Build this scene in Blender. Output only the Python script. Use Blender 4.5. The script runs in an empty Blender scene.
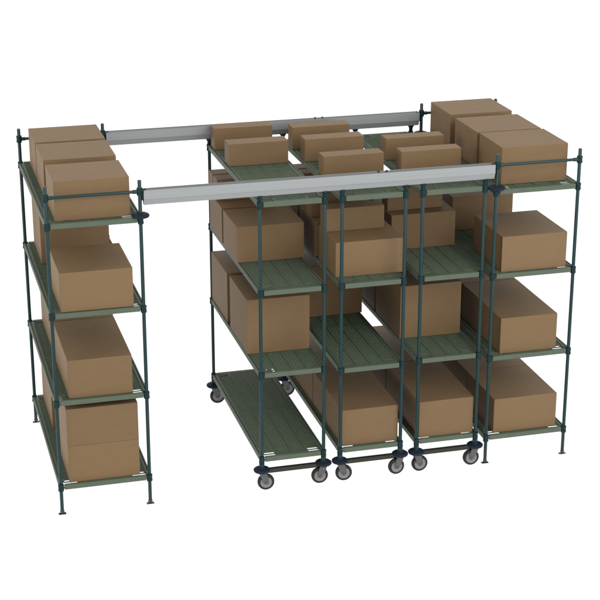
import bpy, bmesh, math, random
from mathutils import Vector, Matrix
random.seed(4)
S = bpy.context.scene
C = S.collection

# ------------------------------------------------------------------ materials
def lin(c):
    c /= 255.0
    return c/12.92 if c <= .04045 else ((c+.055)/1.055)**2.4
def rgb(r, g, b, k=1.0): return (lin(r)*k, lin(g)*k, lin(b)*k, 1)

def material(name, col, rough=.5, metal=0., spec=.5, noise=.06, nscale=30., bump=0., stretch=(1,1,1), col2=None, coat=0.):
    m = bpy.data.materials.new(name); m.use_nodes = True
    nt = m.node_tree; b = nt.nodes['Principled BSDF']
    b.inputs['Roughness'].default_value = rough
    b.inputs['Metallic'].default_value = metal
    b.inputs['Specular IOR Level'].default_value = spec
    b.inputs['Coat Weight'].default_value = coat
    tc = nt.nodes.new('ShaderNodeTexCoord'); mp = nt.nodes.new('ShaderNodeMapping')
    mp.inputs['Scale'].default_value = stretch
    n = nt.nodes.new('ShaderNodeTexNoise'); n.inputs['Scale'].default_value = nscale
    n.inputs['Detail'].default_value = 5
    nt.links.new(tc.outputs['Object'], mp.inputs[0]); nt.links.new(mp.outputs[0], n.inputs['Vector'])
    r = nt.nodes.new('ShaderNodeValToRGB')
    r.color_ramp.elements[0].position = .3; r.color_ramp.elements[1].position = .7
    a = [c*(1-noise) for c in col[:3]]; z = [c*(1+noise) for c in (col2 or col)[:3]]
    r.color_ramp.elements[0].color = (*a, 1); r.color_ramp.elements[1].color = (*z, 1)
    nt.links.new(n.outputs['Fac'], r.inputs[0]); nt.links.new(r.outputs[0], b.inputs['Base Color'])
    if bump:
        bp = nt.nodes.new('ShaderNodeBump'); bp.inputs['Strength'].default_value = bump
        bp.inputs['Distance'].default_value = .002
        nt.links.new(n.outputs['Fac'], bp.inputs['Height']); nt.links.new(bp.outputs[0], b.inputs['Normal'])
    return m

M = {}
M['epoxy']  = material('teal_epoxy', rgb(20, 63, 66, 0.443), .38, .0, .28, .05, 60)
M['collar'] = material('collar_plastic', rgb(20, 56, 60, 0.455), .5, 0, .18, .05, 60)
M['frame']  = material('shelf_frame_green', rgb(116, 131, 112, .375), .55, .0, .2, .04, 12)
M['mat']    = material('grid_mat_green', rgb(88, 101, 82, .60), .6, 0, .15, .06, 12)
M['track']  = material('brushed_aluminium', (.222, .234, .238, 1), .45, .25, .35, .04, 20, .05, (.05, 6, 6))
M['strip']  = material('grey_top_strip', (.075, .080, .083, 1), .5, 0, .2, .05, 20, 0, (.05, 6, 6))
M['navy']   = material('bumper_rubber', rgb(30, 42, 58, 0.496), .65, 0, .15, .06, 40)
M['fork']   = material('fork_steel', rgb(104, 104, 106, 0.578), .45, .3, .3, .05, 40)
M['tyre']   = material('tyre_rubber', rgb(58, 55, 54, 0.455), .7, 0, .15, .06, 60)
M['rim']    = material('wheel_rim', rgb(158, 158, 157, 0.492), .4, .1, .4, .05, 30)
M['steel']  = material('dull_steel', rgb(96, 94, 86, .45), .4, .6, .4, .08, 50)
M['bar']    = material('caster_bar_steel', rgb(98, 99, 88, .26), .35, .6, .4, .06, 30, 0, (.2, 8, 8))
M['black']  = material('black_bracket', rgb(34, 44, 48, 0.669), .5, 0, .3, .05, 40)
M['box']    = material('cardboard', rgb(149, 120, 84, .45), .62, 0, .24, .035, 9, .06, (1, 1, 3.5))

def vary(m, lo, hi):
    nt = m.node_tree; b = nt.nodes['Principled BSDF']
    src = b.inputs['Base Color'].links[0].from_socket
    oi = nt.nodes.new('ShaderNodeObjectInfo'); mr = nt.nodes.new('ShaderNodeMapRange')
    mr.inputs['To Min'].default_value = lo; mr.inputs['To Max'].default_value = hi
    hs = nt.nodes.new('ShaderNodeHueSaturation')
    nt.links.new(oi.outputs['Random'], mr.inputs['Value']); nt.links.new(mr.outputs[0], hs.inputs['Value'])
    nt.links.new(src, hs.inputs['Color']); nt.links.new(hs.outputs[0], b.inputs['Base Color'])
vary(M['box'], .95, 1.05)

def floor_material():
    # white floor; translucency added so light from below keeps it free of shadows
    m = material('white_floor', (.93, .93, .93, 1), .7, 0, .1, .004, 2)
    nt = m.node_tree; out = nt.nodes['Material Output']; b = nt.nodes['Principled BSDF']
    t = nt.nodes.new('ShaderNodeBsdfTranslucent'); t.inputs[0].default_value = (.95, .95, .95, 1)
    mx = nt.nodes.new('ShaderNodeMixShader'); mx.inputs[0].default_value = .86
    nt.links.new(b.outputs[0], mx.inputs[1]); nt.links.new(t.outputs[0], mx.inputs[2])
    nt.links.new(mx.outputs[0], out.inputs['Surface'])
    return m
M['floor'] = floor_material()

# ------------------------------------------------------------------ mesh helpers
class MB:
    def __init__(s): s.bm = bmesh.new()
    def box(s, x0, x1, y0, y1, z0, z1, bev=0):
        g = bmesh.ops.create_cube(s.bm, size=1)
        vs = g['verts']
        bmesh.ops.scale(s.bm, vec=(x1-x0, y1-y0, z1-z0), verts=vs)
        bmesh.ops.translate(s.bm, vec=((x0+x1)/2, (y0+y1)/2, (z0+z1)/2), verts=vs)
        if bev:
            es = list({e for v in vs for e in v.link_edges})
            bmesh.ops.bevel(s.bm, geom=es, offset=bev, segments=2, affect='EDGES', profile=.6)
        return s
    def lathe(s, prof, axis='z', cx=0, cy=0, cz=0, n=28, closed=False):
        """prof: list of (radius, height) along the axis"""
        rings = []
        for r, h in prof:
            ring = []
            for i in range(n):
                a = 2*math.pi*i/n
                if axis == 'z': p = (cx+r*math.cos(a), cy+r*math.sin(a), cz+h)
                elif axis == 'y': p = (cx+r*math.cos(a), cy+h, cz+r*math.sin(a))
                else: p = (cx+h, cy+r*math.cos(a), cz+r*math.sin(a))
                ring.append(s.bm.verts.new(p))
            rings.append(ring)
        for a, b in zip(rings, rings[1:]):
            for i in range(n):
                s.bm.faces.new((a[i], a[(i+1) % n], b[(i+1) % n], b[i]))
        if closed:
            a, b = rings[-1], rings[0]
            for i in range(n): s.bm.faces.new((a[i], a[(i+1) % n], b[(i+1) % n], b[i]))
        else:
            s.bm.faces.new(rings[0]); s.bm.faces.new(rings[-1])
        return s
    def prism_x(s, pts, x0, x1):
        """closed outline in (y, z) drawn out along x"""
        a = [s.bm.verts.new((x0, y, z)) for y, z in pts]; b = [s.bm.verts.new((x1, y, z)) for y, z in pts]
        k = len(pts)
        for i in range(k): s.bm.faces.new((a[i], a[(i+1) % k], b[(i+1) % k], b[i]))
        s.bm.faces.new(a); s.bm.faces.new(b[::-1])
        return s
    def prism_y(s, pts, y0, y1):
        a = [s.bm.verts.new((x, y0, z)) for x, z in pts]; b = [s.bm.verts.new((x, y1, z)) for x, z in pts]
        k = len(pts)
        for i in range(k): s.bm.faces.new((a[i], a[(i+1) % k], b[(i+1) % k], b[i]))
        s.bm.faces.new(a); s.bm.faces.new(b[::-1])
        return s
    def mesh(s, name, mat, smooth=False):
        bmesh.ops.recalc_face_normals(s.bm, faces=s.bm.faces)
        me = bpy.data.meshes.new(name); s.bm.to_mesh(me); s.bm.free()
        me.materials.append(mat)
        if smooth:
            for p in me.polygons: p.use_smooth = True
            me.set_sharp_from_angle(angle=math.radians(35))
        return me

def put(name, me, parent=None, loc=(0, 0, 0), rz=0, sc=None):
    o = bpy.data.objects.new(name, me); C.objects.link(o)
    o.parent = parent; o.location = loc; o.rotation_euler = (0, 0, rz)
    if sc: o.scale = sc
    return o
def tag(o, label, cat, group=None):
    o['label'] = label; o['category'] = cat
    if group: o['group'] = group
    return o

# ------------------------------------------------------------------ dimensions (metres)
L = 1.583                        # post to post, front to back
WS, WM = .61, .45                # fixed and rolling unit widths, post to post
XR = 3.0853                      # right fixed unit
XM = [1.4085, 1.9801, 2.5528]    # rolling units
ZS = [.2027, .8215, 1.4422, 2.0572]
ZM = [[.2344, .8698, 1.4709, 2.0940], [.2344, .8455, 1.4694, 2.0926], [.2344, .8577, 1.4689, 2.0899]]
BAR, TOP, DISC = 2.247, 2.3236, .1535
T = .018
PR = .0125

# ------------------------------------------------------------------ shared part meshes
def post_mesh(z0, z1):
    m = MB()
    m.lathe([(PR-.002, z0), (PR, z0+.003), (PR, z1-.004), (PR-.002, z1)], n=20)
    # fine ring grooves, every 2 inches
    return m.mesh('post', M['epoxy'], True)
post_fixed = post_mesh(.012, TOP)
post_roll = post_mesh(.165, 2.118)
collar_me = MB().lathe([(.0165, -.026), (.0195, -.024), (.0205, -.010), (.0185, -.008), (.0185, .010), (.0205, .012), (.0195, .024), (.0165, .026)], n=20).mesh('collar', M['collar'], True)
foot_me = (MB().lathe([(.008, .003), (.008, .014), (.0155, .014), (.0155, .022), (.0135, .03)], n=6)
           .box(-.026, .026, -.014, .014, .0, .0045, .001)).mesh('foot', M['steel'])
bumper_me = MB().lathe([(.018, -.012), (.046, -.0125), (.055, -.009), (.059, -.002), (.058, .005), (.05, .0115), (.034, .0135), (.026, .0145), (.018, .022)], n=40).mesh('bumper', M['navy'], True)
trolley_me = (MB().lathe([(.0135, -.05), (.0145, -.03), (.0145, -.004), (.019, .004), (.0245, .012), (.0245, .0165)], n=20)
              .box(-.012, .012, -.008, .008, .018, .05)).mesh('trolley', M['collar'], True)

def frame_mesh(w):
    m = MB(); e = .024; h = .0168
    for y0, y1 in ((-.013, -.001), (L+.001, L+.013)):                 # end rails: web
        m.box(e, w-e, y0, y1, -h, h, .0012)
    for y0, y1 in ((-.001, .015), (L-.015, L+.001)):                  # end rails: lips
        m.box(e+.002, w-e-.002, y0, y1, .011, .0155); m.box(e+.002, w-e-.002, y0, y1, -.0162, -.013)
    for x0, x1, i in ((-.012, -.002, 1), (w+.002, w+.012, -1)):       # side rails
        m.box(x0, x1, e, L-e, -h, h, .0012)
        a, b = (x1, x1+.006) if i == 1 else (x0-.006, x0)
        m.box(a, b, e+.002, L-e-.002, .003, .0085)                    # groove floor
        a, b = (x1+.006, x1+.0200) if i == 1 else (x0-.0200, x0-.006)
        m.box(a, b, e+.002, L-e-.002, -.014, .0165, .001)             # inner ridge
    for y0 in (0, L):                                                 # lugs that reach the corner collars
        for x0, x1 in ((.0185, e+.004), (w-e-.004, w-.0185)):
            m.box(x0, x1, y0-.0008, y0+.0072, -.013, -.004); m.box(x0, x1, y0-.0008, y0+.0072, .0045, .0105)
    for x0 in (0, w):
        for y0, y1 in ((.0185, e+.004), (L-e-.004, L-.0185)):
            m.box(x0-.0035, x0+.0035, y0, y1, -.013, .0105)
    m.box(.019, w-.019, L/2-.0035, L/2+.0035, -.012, .0160)           # middle cross member
    return m.mesh('shelf_frame', M['frame'])

def mat_mesh(w, y0, inner):
    """one drop-in louvred mat; its front end starts y0 from the post line"""
    mw = (w-.038)/4 - .0007; y1 = L/2-.0045
    m = MB(); t = .004
    m.box(0, t, y0, y1, -.004, .0172); m.box(mw-t, mw, y0, y1, -.004, .0172)
    m.box(t, mw-t, y0, y0+t, -.002 if inner else .0105, .0166); m.box(t, mw-t, y1-t, y1, -.004, .0166)
    p = .0215; k = int((y1-y0-2*t)/p)
    p = (y1-y0-2*t)/k
    for i in range(k):
        y = y0+t+p*(i+.5)
        m.box(t, mw-t, y-.0045, y+.0045, .0082, .0155)
    for i in range(1, 4):                                             # bars that break the slots into short ones
        xm = t+(mw-2*t)*i/4
        m.box(xm-.0016, xm+.0016, y0+t, y1-t, .0060, .0148)
    return m.mesh('grid_mat', M['mat']), mw
def corner_mesh(w):
    mw = (w-.038)/4 - .0007
    m = MB()
    for y in (.0395, .0730): m.box(0, mw, y, y+.0065, .009, .0155)
    m.box(mw-max(.018, mw-.095), mw, .0165, .0390, .009, .0155)
    m.box(mw-max(.018, mw-.095), mw, .0465, .0725, .009, .0155)
    m.box(0, .010, .0465, .0725, .009, .0155)
    return m.mesh('corner_grid', M['mat'])
FR = {WS: frame_mesh(WS), WM: frame_mesh(WM)}
MO = {w: mat_mesh(w, .080, 0) for w in (WS, WM)}
MI = {w: mat_mesh(w, .0165, 1) for w in (WS, WM)}
MC = {w: corner_mesh(w) for w in (WS, WM)}

def add_shelf(root, w, z):
    s = put('shelf', FR[w], root, (0, 0, z))
    for i in range(4):
        me, mw = (MO if i in (0, 3) else MI)[w]
        x = .0194+i*(mw+.0007)
        put('grid_mat', me, s, (x, 0, 0))
        put('grid_mat', me, s, (x+mw, L, 0), math.pi)
    put('corner_grid', MC[w], s, (.020, 0, 0))
    put('corner_grid', MC[w], s, (w-.020, 0, 0), 0, (-1, 1, 1))
    put('corner_grid', MC[w], s, (w-.020, L, 0), math.pi)
    put('corner_grid', MC[w], s, (.020, L, 0), math.pi, (-1, 1, 1))
    return s

def add_bar(root, w, y, z):
    me = (MB().lathe([(.0095, .03), (.0105, .034), (.0105, w-.034), (.0095, w-.03)], 'x', n=16)
          .lathe([(.0135, .018), (.0135, .045)], 'x', n=16).lathe([(.0135, w-.045), (.0135, w-.018)], 'x', n=16))
    return put('tie_bar', me.mesh('tie_bar', M['epoxy'], True), root, (0, y, z))

# ------------------------------------------------------------------ fixed units
def fixed_unit(x, label, bumper_x):
    r = put('shelving_unit', None, None, (x, 0, 0))
    tag(r, label, 'shelving unit', 'fixed end shelving units')
    for px in (0, WS):
        for py in (0, L):
            p = put('post', post_fixed, r, (px, py, 0))
            for z in ZS: put('collar', collar_me, p, (0, 0, z-.004))
            put('collar', collar_me, p, (0, 0, BAR))
            put('foot', foot_me, p, (0, 0, 0))
            if abs(px-bumper_x) < .01: put('bumper', bumper_me, p, (0, 0, 2.086))
    for z in ZS: add_shelf(r, WS, z)
    add_bar(r, WS, 0, BAR); add_bar(r, WS, L, BAR)
    return r
fixed_unit(0, 'leftmost green wire shelving unit standing fixed on flat feet, full of boxes', WS)
fixed_unit(XR, 'rightmost green shelving unit standing fixed on flat feet, three large boxes on top', 0)

# ------------------------------------------------------------------ casters and rolling units
def wheel_meshes():
    t = MB().lathe([(.0416, -.0145), (.054, -.0155), (.0585, -.012), (.060, -.004), (.060, .004), (.0585, .012), (.054, .0155), (.0416, .0145)], 'y', n=48, closed=True)
    rim = (MB().lathe([(.012, -.0165), (.017, -.0165), (.020, -.0125), (.036, -.0115), (.0385, -.0150), (.0415, -.0156),
                       (.0415, .0156), (.0385, .0150), (.036, .0115), (.020, .0125), (.017, .0165), (.012, .0165)], 'y', n=48))
    return t.mesh('tyre', M['tyre'], True), rim.mesh('rim', M['rim'], True)
tyre_me, rim_me = wheel_meshes()
fm = MB()
# fork seen from the side: wide under the swivel, narrow at the axle (local: swivel at x=0, axle at x=.028)
fork = [(-.022, .135), (.026, .135), (.036, .118), (.048, .068), (.043, .050), (.028, .043), (.013, .050), (.006, .066), (-.014, .112)]
fm.prism_y(fork, -.0245, -.0205); fm.prism_y(fork, .0205, .0245)
fm.box(-.022, .030, -.0204, .0204, .1285, .1348)
fm.lathe([(.026, .1352), (.026, .1415)], n=24)
fm.lathe([(.008, -.030), (.008, .030)], 'y', .028, 0, .060, 12)
fork_me = fm.mesh('fork', M['fork'], False)
stem_me = MB().lathe([(.0165, .16), (.0165, .176), (.019, .178), (.019, .198), (.0155, .202)], n=20).mesh('stem', M['epoxy'], True)

def rolling_unit(k, label):
    x = XM[k]
    r = put('rolling_shelving_unit', None, None, (x, .004, 0))
    tag(r, label, 'rolling shelving', 'rolling shelving units under the tracks')
    for px in (0, WM):
        for py in (0, L):
            p = put('post', post_roll, r, (px, py, 0))
            for z in ZM[k]: put('collar', collar_me, p, (0, 0, z-.004))
            put('trolley', trolley_me, p, (0, 0, 2.14))
            c = put('caster', stem_me, r, (px, py, 0))
            rz = 0 if px == 0 else math.pi
            rz += random.uniform(-.10, .10)
            put('bumper', bumper_me, c, (0, 0, DISC))
            put('fork', fork_me, c, (0, 0, 0), rz)
            wl = (.028*math.cos(rz), .028*math.sin(rz), .060)
            put('tyre', tyre_me, c, wl, rz); put('rim', rim_me, c, wl, rz)
    for z in ZM[k]: add_shelf(r, WM, z)
    for y in (0, L):
        m = MB().box(.045, WM-.045, y-.015, y+.015, .1285, .1325, .0008)
        m.box(.045, WM-.045, y-.015, y-.011, .1330, .1585, .0008).box(.045, WM-.045, y+.011, y+.015, .1330, .1585, .0008)
        m.box(.045, WM-.045, y-.0105, y+.0105, .150, .1565)
        put('caster_bar', m.mesh('caster_bar', M['bar']), r)
    return r
rolling_unit(0, 'left rolling shelving unit on four casters with its bottom shelf empty')
rolling_unit(1, 'middle rolling shelving unit on four casters with three slim boxes on its top shelf')
rolling_unit(2, 'right rolling shelving unit on casters, beside the rightmost fixed unit')

# ------------------------------------------------------------------ overhead tracks
def track(y, label):
    x0, x1 = .632, 3.060
    r = put('track_beam', None, None, (x0, y, 2.158))
    n = x1-x0
    prof = [(-.030, .101), (-.030, .040), (-.0265, .038), (-.0130, .0), (-.010, .0), (-.010, .006), (-.022, .040), (-.0225, .066),
            (.0225, .066), (.022, .040), (.010, .006), (.010, .0), (.0130, .0), (.0265, .038), (.030, .040), (.030, .101), (.0275, .101),
            (.0275, .074), (-.0275, .074), (-.0275, .101)]
    b = MB().prism_x(prof, 0, n)
    put('track_rail', b.mesh('track_rail', M['track']), r)
    put('top_strip', MB().box(.004, n-.004, -.0262, .0262, .0745, .0990).mesh('top_strip', M['strip']), r)  # flat strip, darker grey than the rail, filling its top channel
    for xb in (.012, n-.012):
        put('bolt', MB().lathe([(.008, .0991), (.008, .1005), (.006, .101), (.006, .105), (.004, .107)], n=6, cx=xb).mesh('bolt', M['black']), r)
    for xb in (2.236-x0, 2.293-x0):
        put('bolt', MB().lathe([(.007, .0991), (.007, .107), (.004, .110)], n=6, cx=xb, cy=.012).mesh('bolt', M['black']), r)
    for xa, xb in ((-.010, -.0005), (n+.0005, n+.010)):
        put('end_bracket', MB().box(xa, xb, -.012, .012, .03, .100, .001).mesh('end_bracket', M['black']), r)
    tag(r, label, 'track beam', 'overhead track beams')
track(.0, 'front silver aluminium track beam, nearest the viewer, joining the two fixed units')
track(L, 'rear silver aluminium track beam behind the top boxes, joining the two fixed units')

# ------------------------------------------------------------------ cartons
def carton(x0, y0, z0, w, d, h, label, group):
    m = MB().box(-w/2, w/2, 0, d, 0, h, .0022)
    me = m.mesh('cardboard_box', M['box'])
    o = put('cardboard_box', me, None, (x0+w/2, y0, z0+.0006))
    o['label'] = label; o['category'] = 'box'; o['group'] = group
    return o
def zs(k): return ZS[k-1]+T
def zm(u, k): return ZM[u][k-1]+T
H = .265
g = 'cardboard boxes on the leftmost unit'
carton(.060, .041, zs(4), .491, .430, H, 'large box at the front of the leftmost unit\'s top shelf, behind the tie bar', g)
carton(.061, .590, zs(4), .492, .445, H, 'middle one of three large boxes on the leftmost unit\'s top shelf', g)
carton(.062, 1.080, zs(4), .492, .425, H, 'rearmost of three large boxes on the leftmost unit\'s top shelf', g)
carton(.064, .005, zs(3), .482, .548, .271, 'box at the front of the leftmost unit\'s second shelf from the top', g)
carton(.060, 1.045, zs(3), .490, .490, .42, 'tall box at the back of the leftmost unit\'s second shelf from the top', g)
carton(.088, .015, zs(2), .432, .765, .272, 'long box at the front of the leftmost unit\'s third shelf from the top', g)
carton(.088, .805, zs(2), .432, .765, .272, 'long box at the back of the leftmost unit\'s third shelf, behind another long box', g)
carton(.062, .015, zs(1), .486, .585, .2675, 'lower box of the front stack on the leftmost unit\'s bottom shelf', g)
carton(.062, .015, zs(1)+.2685, .486, .585, .2725, 'upper box of the front stack on the leftmost unit\'s bottom shelf', g)
carton(.062, .945, zs(1), .486, .615, .2675, 'lower box of the rear stack on the leftmost unit\'s bottom shelf', g)
carton(.062, .945, zs(1)+.2685, .486, .615, .2725, 'upper box of the rear stack on the leftmost unit\'s bottom shelf', g)
g = 'cardboard boxes on the rightmost unit'
X = XR
carton(X+.071, .098, zs(4), .491, .435, H, 'large box at the front of the rightmost unit\'s top shelf, behind the tie bar', g)
carton(X+.061, .553, zs(4), .490, .450, H, 'middle one of three large boxes on the rightmost unit\'s top shelf', g)
carton(X+.063, 1.110, zs(4), .490, .440, H, 'rearmost of three large boxes on the rightmost unit\'s top shelf', g)
carton(X+.067, .014, zs(3), .489, .550, .260, 'box at the front of the rightmost unit\'s second shelf from the top', g)
carton(X+.067, 1.020, zs(3), .489, .540, .266, 'box at the back of the rightmost unit\'s second shelf, beyond a bare stretch of mat', g)
carton(X+.086, .020, zs(2), .433, .780, .269, 'long box at the front of the rightmost unit\'s third shelf from the top', g)
carton(X+.086, .815, zs(2), .433, .755, .269, 'long box at the back of the rightmost unit\'s third shelf from the top', g)
carton(X+.064, .024, zs(1), .488, .552, .263, 'box at the front of the rightmost unit\'s bottom shelf', g)
carton(X+.064, .584, zs(1), .488, .552, .263, 'box on the rightmost unit\'s bottom shelf, touching the back of the front box', g)

U = 'left rolling unit'
g = 'cardboard boxes on the left rolling unit'
X = XM[0]
carton(X+.002, .925, zm(0, 4), .438, .140, .163, 'slim box with its whole front in view on the left rolling unit\'s top shelf', g)
carton(X+.002, 1.400, zm(0, 4), .440, .135, .163, 'slim box at the back of the left rolling unit\'s top shelf, near the rear track', g)
carton(X-.018, .614, zm(0, 3), .490, .446, H, 'large box in the middle of the left rolling unit\'s second shelf from the top', g)
carton(X-.018, 1.105, zm(0, 3), .490, .420, H, 'large box at the back of the left rolling unit\'s second shelf from the top', g)
carton(X-.012, 1.429, zm(0, 3)+H+.001, .440, .138, .165, 'rear one of two slim boxes stacked on the left rolling unit\'s rear large box', g)
carton(X-.012, 1.280, zm(0, 3)+H+.001, .440, .132, .165, 'front one of two slim boxes stacked on the left rolling unit\'s rear large box', g)
carton(X-.010, .364, zm(0, 2), .456, .548, .406, 'tall box in the middle of the left rolling unit\'s third shelf from the top', g)
carton(X-.004, 1.025, zm(0, 2), .456, .548, .384, 'tall box at the back of the left rolling unit\'s third shelf from the top', g)
g = 'cardboard boxes on the middle rolling unit'
X = XM[1]
carton(X+.002, .470, zm(1, 4), .440, .130, .152, 'slim box nearest the front track on the middle rolling unit\'s top shelf', g)
carton(X-.008, .914, zm(1, 4), .440, .138, .165, 'middle one of three slim boxes on the middle rolling unit\'s top shelf', g)
carton(X-.010, 1.266, zm(1, 4), .440, .130, .170, 'rearmost of three slim boxes on the middle rolling unit\'s top shelf, near the rear track', g)
carton(X-.004, .135, zm(1, 3), .490, .435, .250, 'pale large box at the front of the middle rolling unit\'s second shelf from the top', g)
carton(X-.004, .392, zm(1, 3)+.251, .430, .138, .165, 'slim box on top of the pale large box in the middle rolling unit', g)
carton(X-.014, .620, zm(1, 3), .480, .435, .259, 'large box behind the pale front box on the middle rolling unit\'s second shelf', g)
carton(X-.020, .727, zm(1, 3)+.260, .440, .135, .165, 'slim box on the second large box from the front in the middle rolling unit', g)
carton(X-.014, 1.105, zm(1, 3), .480, .430, H, 'large box at the very back of the middle rolling unit\'s second shelf', g)
carton(X-.012, 1.280, zm(1, 3)+H+.001, .440, .132, .165, 'front one of two slim boxes on the rearmost large box of the middle rolling unit', g)
carton(X-.012, 1.429, zm(1, 3)+H+.001, .440, .138, .165, 'rear one of two slim boxes on the rearmost large box of the middle rolling unit', g)
carton(X-.004, 1.035, zm(1, 2), .477, .540, .400, 'tall box at the back of the middle rolling unit\'s third shelf, behind bare mats', g)
carton(X+.020, .025, zm(1, 1), .416, .765, .274, 'long box at the front of the middle rolling unit\'s bottom shelf', g)
carton(X+.020, .805, zm(1, 1), .416, .765, .274, 'long box at the back of the middle rolling unit\'s bottom shelf', g)
g = 'cardboard boxes on the right rolling unit'
X = XM[2]
carton(X-.010, .441, zm(2, 4), .444, .122, .158, 'slim box nearest the front track on the right rolling unit\'s top shelf', g)
carton(X-.006, .805, zm(2, 4), .442, .122, .162, 'slim box behind the front slim one on the right rolling unit\'s top shelf', g)
carton(X-.017, .614, zm(2, 3), .490, .435, .262, 'large box in the middle of the right rolling unit\'s second shelf from the top', g)
carton(X-.017, 1.105, zm(2, 3), .490, .430, .262, 'large box at the very back of the right rolling unit\'s second shelf', g)
carton(X-.012, .727, zm(2, 3)+.263, .420, .138, .165, 'slim box on top of the large box in the right rolling unit', g)
carton(X-.008, .401, zm(2, 2), .464, .580, .402, 'tall box in the middle of the right rolling unit\'s third shelf from the top', g)
carton(X-.006, 1.030, zm(2, 2), .456, .548, .402, 'tall box at the back of the right rolling unit\'s third shelf from the top', g)
carton(X+.021, .018, zm(2, 1), .412, .765, .276, 'long box at the front of the right rolling unit\'s bottom shelf', g)
carton(X+.021, .800, zm(2, 1), .412, .765, .276, 'long box at the back of the right rolling unit\'s bottom shelf', g)

# ------------------------------------------------------------------ floor, world, lamps
f = bmesh.new()
bmesh.ops.create_grid(f, x_segments=8, y_segments=8, size=60)
me = bpy.data.meshes.new('floor'); f.to_mesh(me); f.free(); me.materials.append(M['floor'])
fl = put('floor', me, None, (1.8, 10, -.0005)); fl['kind'] = 'structure'

w = bpy.data.worlds.new('World'); S.world = w; w.use_nodes = True
nt = w.node_tree; bg = nt.nodes['Background']
bg.inputs['Color'].default_value = (1, .995, .985, 1); bg.inputs['Strength'].default_value = 1.06

def area(name, loc, tgt, size, power, col=(1, 1, 1)):
    l = bpy.data.lights.new(name, 'AREA'); l.shape = 'RECTANGLE'; l.size, l.size_y = size; l.energy = power; l.color = col
    o = bpy.data.objects.new(name, l); C.objects.link(o); o.location = loc
    o.rotation_euler = (Vector(tgt)-Vector(loc)).to_track_quat('-Z', 'Y').to_euler()
    return o
area('studio_softbox', (7, -11, 7), (2.2, .6, 1.0), (8, 8), 1040)
area('side_softbox', (-10, -1.5, 4.5), (1.5, .8, 1.0), (5, 5), 420, (1, .97, .93))

# ------------------------------------------------------------------ camera
cd = bpy.data.cameras.new('Camera'); cam = bpy.data.objects.new('Camera', cd); C.objects.link(cam)
cam.location = (-1.0346, -10.0535, 5.1755)
cam.rotation_euler = (math.pi/2-.3479, 0, -.2642)
cd.sensor_width = 36; cd.lens = 1626.6364/600*36; cd.clip_end = 500
S.camera = cam
S.view_settings.view_transform = 'Standard'; S.view_settings.look = 'None'
S.view_settings.exposure = 0.3; S.view_settings.gamma = 1
